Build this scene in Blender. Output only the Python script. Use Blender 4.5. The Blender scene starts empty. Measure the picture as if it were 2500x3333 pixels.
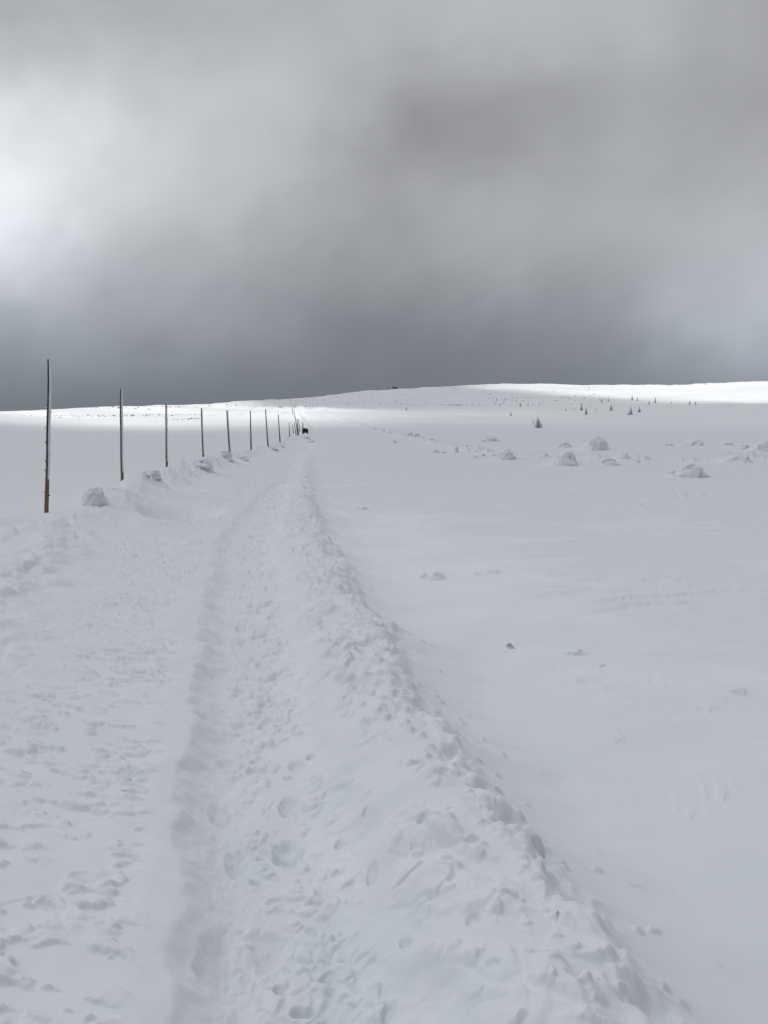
import bpy, math, random
import numpy as np
from mathutils import Vector, Matrix

random.seed(7)
R_ = math.radians
sc = bpy.context.scene
C = sc.collection

# ------------------------------------------------------------------ camera
F = 2700.0                     # focal length in photo pixels (2500 x 3333)
PITCH = math.atan((1666.5 - 1405.0) / F)
CAM_Z = 1.6
cam_d = bpy.data.cameras.new("camera")
cam_d.sensor_fit = 'VERTICAL'
cam_d.sensor_height = 36.0
cam_d.sensor_width = 27.0
cam_d.lens = 36.0 * F / 3333.0
cam_d.clip_start = 0.05
cam_d.clip_end = 12000
cam = bpy.data.objects.new("camera", cam_d)
cam.location = (0, 0, CAM_Z)
cam.rotation_euler = (math.pi / 2 - PITCH, 0, 0)
C.objects.link(cam)
sc.camera = cam

# ------------------------------------------------------------------ light
SUN_EL, SUN_AZ = R_(32), R_(-52)           # azimuth measured from +y towards +x
S = np.array([math.cos(SUN_EL) * math.sin(SUN_AZ), math.cos(SUN_EL) * math.cos(SUN_AZ), math.sin(SUN_EL)])
w = bpy.data.worlds.new("World")
sc.world = w
w.use_nodes = True
nt = w.node_tree
bg = nt.nodes["Background"]
skyt = nt.nodes.new("ShaderNodeTexSky")
skyt.sky_type = 'NISHITA'
skyt.sun_disc = False
skyt.sun_elevation = SUN_EL
skyt.sun_rotation = SUN_AZ
nt.links.new(skyt.outputs[0], bg.inputs[0])
bg.inputs[1].default_value = 0.1
sun_d = bpy.data.lights.new("sun", 'SUN')
sun_d.energy = 4.7
sun_d.angle = R_(0.5)
sun_d.color = (1.0, 0.97, 0.93)
sun = bpy.data.objects.new("sun", sun_d)
sun.rotation_euler = Vector(S).to_track_quat('Z', 'Y').to_euler()
sun.location = (0, 0, 50)
C.objects.link(sun)
vs = sc.view_settings
vs.view_transform = 'Standard'
vs.look = 'None'
vs.exposure = 0.0
vs.gamma = 1.0
vs.use_curve_mapping = False
sc.cycles.transparent_max_bounces = 16
sc.cycles.max_bounces = 8
sc.cycles.diffuse_bounces = 4
sc.cycles.volume_bounces = 4
sc.cycles.use_adaptive_sampling = True
sc.cycles.use_denoising = True

# ------------------------------------------------------------------ noise
def _hash(ix, iy, seed):
    h = (ix.astype(np.int64) * 374761393 + iy.astype(np.int64) * 668265263 + seed * 1442695041) & 0xffffffff
    h = ((h ^ (h >> 13)) * 1274126177) & 0xffffffff
    h = ((h ^ (h >> 16)) * 2246822519) & 0xffffffff
    return h ^ (h >> 15)

def _rnd(ix, iy, seed):
    return (_hash(ix, iy, seed) & 0xffffff) / float(0x1000000)

def noise(x, y, seed=0):
    ix, iy = np.floor(x), np.floor(y)
    fx, fy = x - ix, y - iy
    ux, uy = fx * fx * fx * (fx * (fx * 6 - 15) + 10), fy * fy * fy * (fy * (fy * 6 - 15) + 10)
    def g(dx, dy):
        a = _rnd(ix + dx, iy + dy, seed) * 2 * math.pi
        return np.cos(a) * (fx - dx) + np.sin(a) * (fy - dy)
    a, b, c, d = g(0, 0), g(1, 0), g(0, 1), g(1, 1)
    return ((a * (1 - ux) + b * ux) * (1 - uy) + (c * (1 - ux) + d * ux) * uy) * 1.5

def fbm(x, y, octv=4, seed=0, gain=.5):
    s, a = 0, 1.0
    for o in range(octv):
        s = s + a * noise(x, y, seed + o * 17)
        x, y, a = x * 2.03 + 13.1, y * 2.03 - 7.7, a * gain
    return s

def cells(x, y, seed=0):
    """F1, F2 and the random value of the nearest cell."""
    ix, iy = np.floor(x), np.floor(y)
    f1 = np.full(x.shape, 9.0); f2 = np.full(x.shape, 9.0); idv = np.zeros(x.shape)
    for dx in (-1, 0, 1):
        for dy in (-1, 0, 1):
            cx, cy = ix + dx, iy + dy
            px = cx + .1 + .8 * _rnd(cx, cy, seed)
            py = cy + .1 + .8 * _rnd(cx, cy, seed + 5)
            d = np.hypot(px - x, py - y)
            near = d < f1
            f2 = np.where(near, f1, np.minimum(f2, d))
            idv = np.where(near, _rnd(cx, cy, seed + 9), idv)
            f1 = np.where(near, d, f1)
    return f1, f2, idv

def sstep(a, b, x):
    t = np.clip((x - a) / (b - a), 0, 1)
    return t * t * (3 - 2 * t)

def curve(xs, ys, x, n=4000, k=None):
    """Smoothed piecewise-linear lookup."""
    lo, hi = xs[0], xs[-1]
    g = np.linspace(lo, hi, n)
    t = np.interp(g, xs, ys)
    k = k or n // 40
    pad = np.concatenate([2 * t[0] - t[k:0:-1], t, 2 * t[-1] - t[-2:-k - 2:-1]])
    ker = np.hanning(2 * k + 1); ker /= ker.sum()
    return np.interp(x, g, np.convolve(pad, ker, 'valid'))

# ------------------------------------------------------------------ terrain
G_R = [0, 60, 100, 150, 200, 300, 400, 460, 560, 650, 720, 1200]
G_Z = [0, .0, .45, 1.5, 3.1, 8.8, 15.2, 20.0, 29.9, 39.4, 46.5, 85]
RC_U = [-400, 0, 700, 900, 1060, 1220, 1340, 1593, 1850, 2100, 2300, 2500, 2900]
RC_R = [238, 270, 369, 434, 460, 548, 553, 619, 596, 570, 581, 596, 581]

def hill(x, y):
    r = np.hypot(x, y)
    front = sstep(-.2, .35, y / np.maximum(r, .01))
    u = 1250 + F * x / np.maximum(y, .3 * r + .01)
    rc = curve(RC_U, RC_R, np.clip(u, -400, 2900), k=180)
    z = curve(G_R, G_Z, np.minimum(r, 1200), k=60)
    zc = curve(G_R, G_Z, rc, k=60)
    beyond = zc - .035 * (r - rc)
    q = sstep(rc - 50, rc + 12, r)
    z = z * (1 - q) + np.maximum(beyond, -20) * q
    return z * front

def px_ground(u, v, z=0.0):
    """Point of a plane at height z seen at photo pixel (u, v)."""
    a = (u - 1250) / F
    b = -(v - 1666.5) / F
    dy = math.cos(PITCH) + b * math.sin(PITCH)
    dz = -math.sin(PITCH) + b * math.cos(PITCH)
    t = (z - CAM_Z) / dz
    return a * t, dy * t

LIP_Y = [-3, 2.1, 3.65, 6.8, 11.5, 14.5, 20, 27, 40, 60, 110, 150, 210, 280, 380, 500]
LIP_X = [.25, -.56, -.91, -1.5, -2.36, -2.68, -3.1, -3.5, -4.6, -6.2, -9.3, -11.2, -17, -27, -34, -36]
RDG_Y = [-3, 2.33, 3.38, 4.1, 4.95, 6.8, 8, 10.7, 13, 20, 27, 40, 60, 110, 150, 210, 280, 380, 500]
RDG_X = [2.0, .86, .60, .42, .24, .02, -.25, -.6, -.95, -1.75, -2.45, -3.5, -5.0, -8.1, -10, -16, -26, -33, -35]
_k = np.interp(RDG_Y, [0, 9, 30], [.915, .93, 1.0])          # the points were read along the raised crest
RDG_Y, RDG_X = list(np.array(RDG_Y) * _k), list(np.array(RDG_X) * _k - np.interp(RDG_Y, [2, 6], [.09, .02]))
PR_T = [-3, -.35, -.1, -.02, .05, .12, .24, .42, .52, .62, .74, .88, .97, 1.06, 1.2, 1.45, 2.2, 3.6, 9]
PR_Z = [-.02, .0, .024, .016, -.055, -.105, -.118, -.112, -.065, .06, .125, .16, .14, .045, -.045, -.14, -.095, -.01, 0]

BERM_L = [(-2.6, 3), (-3.3, 6), (-4.2, 9), (-5.1, 12.6), (-5.4, 15), (-5.75, 19), (-6.6, 25), (-7.2, 31), (-7.6, 38), (-8.7, 52), (-9.8, 70),
          (-10.7, 90), (-11.3, 108), (-11.6, 125), (-13, 145), (-15.5, 172), (-20, 210), (-29, 280), (-33, 320), (-37, 385)]
BERM_R = [(40, 40), (20, 44.5), (16.5, 44.5), (11, 50.5), (8, 56), (6.3, 70), (5.7, 88), (4.2, 115), (1.7, 147), (-3.5, 180), (-10, 225), (-19, 280), (-27, 350)]

def poly_dist(x, y, pl):
    """Signed distance (right positive) and along-length to a polyline."""
    best = np.full(x.shape, 1e9); al = np.zeros(x.shape); L = 0
    for (x0, y0), (x1, y1) in zip(pl[:-1], pl[1:]):
        dx, dy = x1 - x0, y1 - y0
        l = math.hypot(dx, dy)
        t = np.clip(((x - x0) * dx + (y - y0) * dy) / l / l, 0, 1)
        ex, ey = x - x0 - t * dx, y - y0 - t * dy
        d = np.hypot(ex, ey)
        sgn = np.sign(dy * ex - dx * ey + 1e-12)
        m = d < np.abs(best)
        best = np.where(m, d * sgn, best); al = np.where(m, L + t * l, al)
        L += l
    return best, al

rs = np.random.RandomState(11)
# footprints: (photo u, v, length, width, turn, depth)
PRINTS = [(716, 2632, .27, .115, .1, .055), (868, 2335, .25, .11, -.1, .05), (783, 2350, .25, .11, .1, .04), (936, 2750, .26, .14, .05, .055),
          (770, 2790, .22, .1, .1, .035), (945, 2600, .25, .12, -.1, .045), (695, 3130, .30, .13, .0, .04), (880, 2400, .13, .12, 0, .03),
          (780, 2240, .24, .11, .1, .04), (855, 2145, .24, .11, .1, .045), (930, 2050, .2, .1, 0, .035), (810, 2010, .24, .1, .2, .035),
          (1000, 2330, .14, .09, .4, .035), (965, 2480, .16, .09, .1, .04), (735, 2475, .2, .1, .1, .03), (970, 3250, .07, .06, 0, .04),
          (1010, 3255, .06, .05, 0, .03), (870, 3060, .3, .14, .1, .03), (1110, 2610, .2, .07, .5, .035), (1060, 2890, .16, .09, 0, .02),
          (1320, 3130, .12, .05, .1, .03), (1210, 2900, .12, .05, .1, .03), (1660, 3120, .07, .06, .3, .035), (1750, 2885, .06, .05, .3, .04)]
PR = []
for u, v, l, wd, a, d in PRINTS:
    gx, gy = px_ground(u, v, -.08)
    PR.append((gx, gy, l, wd, a + .13, d))
yy = 7.2
while yy < 34:
    for s_ in (0.0, .33):
        t = .27 + .2 * s_ * 2.2 + rs.uniform(-.05, .05)
        lx = np.interp(yy, LIP_Y, LIP_X); rx = np.interp(yy, RDG_Y, RDG_X)
        PR.append((lx + t * (rx - lx), yy + s_ + rs.uniform(-.1, .1), .26, .11, .13 + rs.uniform(-.2, .2), rs.uniform(.03, .055)))
    yy += rs.uniform(.55, .8)
for _ in range(70):                                   # loose pock marks
    yy = 2.2 + 9 * rs.rand() ** 1.3; t = rs.uniform(.2, .98)
    lx = np.interp(yy, LIP_Y, LIP_X); rx = np.interp(yy, RDG_Y, RDG_X)
    k = rs.uniform(.025, .06)
    PR.append((lx + t * (rx - lx), yy, k * rs.uniform(1, 2.0), k, rs.uniform(-1, 1), k * .45))

mounds = [
 (1597, 1437, 54, 18, "dark low snow mound standing alone nearest below the largest spruce"),
 (1650, 1499, 56, 27, "rounded snow mound at the left end of the mound row on the right"),
 (1843, 1516, 76, 42, "broad smooth snow mound in front of the tallest mound"),
 (1843, 1457, 42, 15, "flat snow lump behind the broad smooth mound"),
 (1949, 1466, 76, 45, "tallest blocky snow mound of the right-hand row"),
 (1985, 1516, 66, 22, "low snow mound in front and right of the tallest one"),
 (2037, 1496, 28, 17, "small round snow lump right of the tallest mound"),
 (2076, 1506, 24, 10, "small flat snow lump at the foot of a round one"),
 (2179, 1452, 30, 9, "thin flake of snow left of the peaked mound"),
 (2262, 1451, 68, 20, "peaked low snow mound on the skyline side of the row"),
 (2373, 1451, 32, 9, "flat snow lump right of the peaked mound"),
 (2426, 1461, 34, 14, "small snow lump near the right edge, left of the cut-off mound"),
 (2492, 1470, 64, 34, "snow mound cut by the right edge of the picture"),
 (2257, 1553, 86, 36, "nearest wide snow mound of the right side, standing in front of the row"),
 (2412, 1505, 84, 24, "soft wide snow swell below the mound at the right edge"),
 (1769, 1488, 42, 15, "low snow lump left of the broad smooth mound"),
 (2190, 1542, 36, 9, "flat snow flake left of the nearest wide mound"),
]
# drop-edged hollows and scarps: (u, v, half width m, half depth m, depth m)
HOLLOWS = [(545, 1692, .98, 1.5, .26), (8, 1705, .75, .9, .22)]
# little wind-cut ledges: (u0, v0, u1, v1, height m)
LEDGES = [(1800, 2178, 1990, 2162, .022), (1880, 2206, 2080, 2188, .018), (2080, 2184, 2230, 2196, .016), (1950, 2230, 2130, 2222, .012),
          (2140, 2272, 2440, 2252, .014), (1530, 1988, 1700, 1978, .018), (1690, 1905, 1800, 1912, .016), (1640, 1948, 1720, 1950, .014),
          (2270, 2515, 2440, 2528, .014), (2170, 2560, 2330, 2580, .010), (1985, 2345, 2030, 2355, .012), (2072, 1632, 2480, 1602, .07),
          (1950, 1660, 2300, 1640, .04), (1300, 1790, 1420, 1782, .012), (1500, 1800, 1570, 1796, .012), (1230, 1700, 1300, 1696, .02),
          (2250, 1720, 2500, 1700, .03), (1720, 1760, 1900, 1752, .012), (1150, 1738, 1260, 1730, .016), (2350, 1900, 2500, 1885, .012)]

def slabs(x, y, size, seed, sharp=.12):
    """Broken-snow relief: blocks of uneven height with rounded seams, 0..1."""
    wx = x + .35 * size * noise(x / size * 1.3, y / size * 1.3, seed + 3)
    wy = y + .35 * size * noise(x / size * 1.3 + 9, y / size * 1.3, seed + 4)
    f1, f2, i = cells(wx / size, wy / size, seed)
    return (.35 + .65 * i) * sstep(0, sharp * 3, f2 - f1)

def height(X, Y):
    X = np.asarray(X, float); Y = np.asarray(Y, float)
    shp = X.shape
    X = X.ravel(); Y = Y.ravel()
    r = np.hypot(X, Y)
    Z = hill(X, Y)
    # broad undulation that grows with distance
    Z += .03 * sstep(2, 12, r) * fbm(X / 3.3, Y / 4.5, 3, 1)
    Z += .10 * sstep(25, 70, r) * fbm(X / 17., Y / 9., 3, 2)
    Z += .55 * sstep(130, 300, r) * fbm(X / 60., Y / 26., 4, 3)
    Z += .35 * sstep(200, 420, r) * fbm(X / 13., Y / 11., 3, 33)
    # fine settled-snow relief
    m = r < 90
    x, y = X[m], Y[m]
    z = np.zeros(x.shape)
    z += .0022 * fbm(x * 5, y * 4, 3, 4)
    lip = np.interp(y, LIP_Y, LIP_X) + .02 * noise(x * 0 + 3, y * 1.3, 5) + .012 * fbm(y * 6, x * 5, 3, 55)
    rdg = np.interp(y, RDG_Y, RDG_X) + .09 * noise(y * .9, y * 0 + 1, 6) + .05 * fbm(y * 2.6, x * .5, 2, 7, .5)
    t = (x - lip) / (rdg - lip)
    t = t + (.035 * fbm(x * 4, y * 3, 3, 61) + .03 * noise(y * .8, x * 0, 62)) * sstep(-.25, .0, t) * (1 - sstep(.12, .4, t))
    fade = 1 - .55 * sstep(12, 60, y)
    wob = .035 * fbm(x * 2.6, y * 2.2, 2, 8) * sstep(.45, .6, t) * (1 - sstep(1.0, 1.3, t)) + .05 * fbm(x * 6, y * 6, 3, 68) * sstep(.8, .95, t) * (1 - sstep(1.02, 1.15, t))
    z += fade * curve(PR_T, PR_Z, np.clip(t + wob * 1.3, -3, 9), k=11)
    near = y < 45
    def smax(a, b, k):                       # loose snow drifted into the low places
        h_ = np.clip(.5 + .5 * (a - b) / k, 0, 1)
        return b * (1 - h_) + a * h_ + k * h_ * (1 - h_)
    nr = near
    def put(mk, fn):                         # evaluate a layer only where its mask is open
        k = np.nonzero(mk > 1e-3)[0]
        if len(k): z[k] += mk[k] * fn(x[k], y[k], k)
    # the ridge of broken snow
    def ridge(x, y, k):
        big = slabs(x + .15 * y, y * .85, .40, 31, .22)
        mid = slabs(x, y * 1.1 + .3 * x, .17, 32, .12)
        sml = .7 * fbm(x * 11, y * 10, 3, 9, .5)
        vary = sstep(-.35, .45, fbm(x * 1.3 + 4, y * .9, 3, 21))
        f1, f2, i = cells(x / .075, y / .075, 64)
        crumb = (i > .55) * (.5 + i) * (1 - sstep(.12, .42, f1 * (1 + .5 * noise(x * 33, y * 33, 65))))
        rough = .062 * big + (.018 + .030 * vary) * mid + .014 * sml + .013 * crumb
        fill = .014 + .020 * fbm(x * 2.2, y * 1.2, 2, 22) + .018 * (1 - vary) * (1 - sstep(.7, .95, t[k]))
        return fade[k] * (smax(rough, fill, .010) - .040) * (1 - .45 * sstep(.93, 1.0, t[k]))
    put(sstep(.52, .72, t) * (1 - sstep(.98, 1.06, t)) * nr, ridge)
    # smooth inner flank, a little rippled
    put(sstep(.42, .5, t) * (1 - sstep(.6, .7, t)) * nr, lambda x, y, k: .012 * fbm(x * 4, y * 3, 4, 35) + .010 * slabs(x, y, .2, 63, .3))
    # trampled floor
    def floor_(x, y, k):
        vary = sstep(-.4, .5, fbm(x * 1.7 + 9, y * 1.1, 3, 23))
        rough = .034 * slabs(x, y * .85, .19, 36, .1) + .014 * slabs(x, y, .075, 34, .15) + .009 * fbm(x * 9, y * 7, 3, 37, .5)
        f1, f2, i = cells(x / .06, y / .06, 66)
        rough = rough + .009 * (i > .6) * (1 - sstep(.12, .42, f1 * (1 + .5 * noise(x * 36, y * 36, 67))))
        fill = .012 + .012 * fbm(x * 3, y * 1.6, 2, 24) + .010 * (1 - vary)
        return smax(rough, fill, .008) - .022
    put(sstep(.08, .26, t + .08 * noise(x * 3, y * 2, 56)) * (1 - sstep(.46, .60, t)) * nr, floor_)
    put(sstep(.0, .08, t) * (1 - sstep(.18, .24, t)) * nr, lambda x, y, k: .010 * fbm(x * 7, y * 4, 4, 38, .6))
    # crumbled strip to the left of the lip
    lo = lip - np.interp(y, [0, 4, 6, 11.5, 20, 40], [1.25, 1.1, 1.0, 1.45, 1.6, 1.5]) + .22 * fbm(x * 2, y * 2, 3, 10)
    def strip(x, y, k):
        vary = sstep(-.45, .5, fbm(x * 1.3, y * 1.0, 3, 40))
        q = fbm(x * 3.6 + .8 * y, y * 8 + x * 2.4, 4, 39, .55)
        rough = .030 * sstep(-.2, .3, q) + .017 * slabs(x + .3 * y, y * 1.7 + x * .5, .17, 41, .16) + .008 * fbm(x * 9, y * 14, 3, 42)
        fill = .016 + .010 * fbm(x * 2, y * 2, 2, 25) + .012 * (1 - vary)
        return smax(rough, fill, .007) - .030
    put(sstep(-.25, .3, x - lo) * (1 - sstep(-.24, -.07, x - lip)) * nr, strip)
    # sparse crumbs at its outer edge
    def crumbs(x, y, k):
        f1, f2, i = cells(x / .15, y / .15, 43)
        return .014 * (i > .8) * (1 - sstep(.06, .26, f1 * (1 + .4 * noise(x * 20, y * 20, 49))))
    put(sstep(-.6, -.1, x - lo) * (1 - sstep(-.1, .3, x - lo)) * nr, crumbs)
    # spill of crumbs outside the ridge
    def spill(x, y, k):
        f1, f2, i = cells(x / .085, y / .085, 57)
        return .020 * (i > .86) * (1 - sstep(.1, .32, f1 * (1 + .5 * noise(x * 30, y * 30, 58))))
    put(sstep(.98, 1.06, t) * (1 - sstep(1.1, 1.5, t)) * nr, spill)
    # wind-cut crust on the right-hand field
    def crust(x, y, k):
        q = fbm(x * .9 + .2 * y, y * 3.2 - .3 * x, 3, 44)
        pt = sstep(.0, .5, fbm(x * .35 + 2, y * .3, 2, 45))
        g = (.004 + .02 * pt) * sstep(.1, .32, q) + .006 * fbm(x * 1.2, y * 2.6, 3, 46)
        f1, f2, i = cells(x / .5, y / .5, 47)
        return g + .022 * (i > .88) * (1 - sstep(.05, .16, f1 * (1 + .5 * noise(x * 14, y * 14, 48)))) * pt
    put(sstep(1.6, 2.4, t) * near, crust)
    # footprints
    for gx, gy, l, wd, a, d in PR:
        k = np.nonzero((np.abs(x - gx) < l) & (np.abs(y - gy) < l))[0]
        if len(k) == 0: continue
        ex, ey = x[k] - gx, y[k] - gy
        ca, sa = math.cos(a), math.sin(a)
        px_, py_ = ex * ca + ey * sa, -ex * sa + ey * ca
        py2 = py_ / (l / 2)
        wl = wd / 2 * (1 - .14 * (py2 + .15) ** 2 * np.sign(-py2 + .3)) 
        q = np.hypot(px_ / wl, py2) + .22 * fbm(ex * 9 + gx * 9, ey * 9 + gy * 5, 3, 50)
        back = sstep(-1.0, .7, -py2)
        z[k] += -d * (.55 + .45 * back) * (1 - sstep(.60 - .25 * (1 - back), 1.0, q))
    for u0, v0, u1, v1, hh in LEDGES:
        (ax, ay), (bx, by) = px_ground(u0, v0), px_ground(u1, v1)
        l = math.hypot(bx - ax, by - ay)
        k = np.nonzero((x > min(ax, bx) - l * .3) & (x < max(ax, bx) + l * .3) & (np.abs(y - (ay + by) / 2) < l * .6 + 1))[0]
        ex, ey = (bx - ax) / l, (by - ay) / l
        al_ = (x[k] - ax) * ex + (y[k] - ay) * ey
        c = (y[k] - ay) * ex - (x[k] - ax) * ey + .16 * l * fbm(al_ / l * 3.3, y[k] * .3, 4, 53, .55)
        tp = sstep(-.1, .3, al_ / l) * (1 - sstep(.6, 1.1, al_ / l)) * (.35 + .9 * sstep(-.3, .4, noise(al_ / l * 5, c * 2, 54)))
        z[k] += hh * tp * sstep(-.02 - hh * .6, .02, c) * np.exp(-np.maximum(c, 0) / (hh * 14))
    # drifts banked round the mounds
    for u_, v_, w_, h_, _l in mounds:
        gx, gy = px_ground(u_, v_)
        rad = w_ * gy / F * .9; hh = h_ * gy / F * .58
        k = np.nonzero((np.abs(x - gx - rad * .5) < rad * 4) & (np.abs(y - gy - rad) < rad * 4))[0]
        if len(k) == 0: continue
        ex = x[k] - gx; ex = np.where(ex > 0, ex * .55, ex * 1.1)
        z[k] += hh * np.exp(-((ex / rad) ** 2 + ((y[k] - gy - rad * .5) / rad) ** 2) * (1 + .5 * fbm(x[k] * 1.5, y[k] * 1.2, 3, 59)))
    # hollows
    for u, v, hw, hd, d in HOLLOWS:
        gx, gy = px_ground(u, v, 0)
        gy += hd
        q = np.hypot((x - gx) / hw, (y - gy) / hd)
        nearness = sstep(.3, -.7, (y - gy) / hd)
        z += -d * (1 - sstep(.15 + .68 * nearness, 1.0, q + .05 * noise(x * 3, y * 3, 52)))
    Z[m] += z
    # snow banks along the road
    m = (r < 460) & (r > 3)
    x, y, rr = X[m], Y[m], r[m]
    z = np.zeros(x.shape)
    for pl, hh, wl, wr, sd, chunk in ((BERM_L, .32, .50, .80, 60, .19), (BERM_R, .17, 1.3, 1.1, 70, .38)):
        d, al = poly_dist(x, y, pl)
        d = d + .30 * noise(al / 1.7, al * 0 + 2, sd) + .12 * fbm(x * 1.4, y * 1.1, 3, sd + 1)
        big = sstep(150, 260, rr)
        sc_ = 1 + 1.0 * big
        prof = np.where(d < 0, np.exp(-(d / (wl * sc_)) ** 2), np.exp(-(d / (wr * sc_)) ** 2))
        var = .8 + .8 * fbm(al / 2.6, al * 0, 3, sd + 2)
        hy = np.interp(y, [3, 9, 12.5, 17, 30, 60], [.35, .6, 1.0, 1.35, 1.6, 1.1]) if sd == 60 else 1.0
        g = (np.clip(var, .3, 1.6)) * hh * hy * sc_ * prof
        mk = np.exp(-(d / (.75 * sc_)) ** 4)
        lump = slabs(x, y * .8, .6, sd + 4, .12)
        lump2 = slabs(x, y * .8, .24, sd + 6, .15)
        pt = sstep(-.3 if sd == 70 else -.1, .35, fbm(al / 1.9, d, 2, sd + 8))
        g += mk * pt * (np.interp(y, [6, 11, 16], [.4, .7, 1.0]) if sd == 60 else 1.0) * (chunk * lump * .7 + chunk * .35 * lump2)
        g += mk * .03 * fbm(x * 5, y * 4, 3, sd + 7)
        z += g
    # low ledge out on the left plain
    d, al = poly_dist(x, y, [px_ground(120, 1541), px_ground(250, 1538), px_ground(330, 1531), px_ground(450, 1526)])
    z += .10 * sstep(0, -.5, -d) * np.exp(-(np.abs(d) / 3.0)) * (.6 + .8 * noise(al * 1.2, d * 0, 80))
    # road hump and ruts far away
    Z[m] += z
    return Z.reshape(shp)

def to_px(x, y, z):
    dz = z - CAM_Z
    dep = y * math.cos(PITCH) - dz * math.sin(PITCH)
    up = y * math.sin(PITCH) + dz * math.cos(PITCH)
    return 1250 + F * x / dep, 1666.5 - F * up / dep

def at(u, v, r_hint=None):
    """First ground point seen at a photo pixel (ray march over the real terrain)."""
    a = (u - 1250) / F
    b = -(v - 1666.5) / F
    dy = math.cos(PITCH) + b * math.sin(PITCH)
    dz = -math.sin(PITCH) + b * math.cos(PITCH)
    _rr = np.geomspace(95, 760, 700) if v < 1408 else np.geomspace(1.5, 170, 900)
    t = _rr / math.hypot(a, dy)
    x, y, z = a * t, dy * t, CAM_Z + dz * t
    h = height(x, y)
    k = np.nonzero(h >= z)[0]
    k = k[0] if len(k) else int(np.argmin(z - h + 1e9 * (_rr < 200)))
    return float(x[k]), float(y[k]), float(h[k])

# ------------------------------------------------------------------ materials
def mat(name):
    m = bpy.data.materials.new(name); m.use_nodes = True
    return m, m.node_tree, m.node_tree.nodes["Principled BSDF"]

def snow_mat(name="snow", base=(.675, .70, .722), bump=.35, fine=60):
    m, t, p = mat(name)
    N, L = t.nodes, t.links
    p.inputs["Roughness"].default_value = .75
    p.inputs["Specular IOR Level"].default_value = .2
    p.inputs["Sheen Weight"].default_value = .6; p.inputs["Sheen Roughness"].default_value = .5
    g = N.new("ShaderNodeNewGeometry")
    n1 = N.new("ShaderNodeTexNoise"); n1.inputs["Scale"].default_value = fine; n1.inputs["Detail"].default_value = 5; n1.inputs["Roughness"].default_value = .65
    L.new(g.outputs["Position"], n1.inputs["Vector"])
    n2 = N.new("ShaderNodeTexNoise"); n2.inputs["Scale"].default_value = 2.2; n2.inputs["Detail"].default_value = 4
    L.new(g.outputs["Position"], n2.inputs["Vector"])
    r = N.new("ShaderNodeValToRGB")
    r.color_ramp.elements[0].position = .3; r.color_ramp.elements[0].color = (base[0] * .965, base[1] * .97, base[2] * .985, 1)
    r.color_ramp.elements[1].position = .7; r.color_ramp.elements[1].color = (min(1, base[0] * 1.03), min(1, base[1] * 1.025), min(1, base[2] * 1.02), 1)
    L.new(n2.outputs["Fac"], r.inputs[0])
    L.new(r.outputs[0], p.inputs["Base Color"])
    b = N.new("ShaderNodeBump"); b.inputs["Strength"].default_value = bump; b.inputs["Distance"].default_value = .006
    L.new(n1.outputs["Fac"], b.inputs["Height"])
    L.new(b.outputs[0], p.inputs["Normal"])
    return m
M_SNOW = snow_mat()
M_RIME = snow_mat("rime", (.72, .75, .78), .6, 90)

def two_tone(name, a, b, scale, lo=.4, hi=.6, rough=.85, stretch=(1, 1, 1), obj=True, bump=.5, dist=.004):
    m, t, p = mat(name)
    N, L = t.nodes, t.links
    p.inputs["Roughness"].default_value = rough
    tc = N.new("ShaderNodeTexCoord"); mp = N.new("ShaderNodeMapping"); mp.inputs["Scale"].default_value = stretch
    L.new(tc.outputs["Object"], mp.inputs[0])
    n = N.new("ShaderNodeTexNoise"); n.inputs["Scale"].default_value = scale; n.inputs["Detail"].default_value = 5
    L.new(mp.outputs[0], n.inputs["Vector"])
    r = N.new("ShaderNodeValToRGB"); r.color_ramp.elements[0].position = lo; r.color_ramp.elements[1].position = hi
    r.color_ramp.elements[0].color = (*a, 1); r.color_ramp.elements[1].color = (*b, 1)
    L.new(n.outputs["Fac"], r.inputs[0]); L.new(r.outputs[0], p.inputs["Base Color"])
    bp = N.new("ShaderNodeBump"); bp.inputs["Strength"].default_value = bump; bp.inputs["Distance"].default_value = dist
    L.new(n.outputs["Fac"], bp.inputs["Height"]); L.new(bp.outputs[0], p.inputs["Normal"])
    return m, t, r

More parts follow.
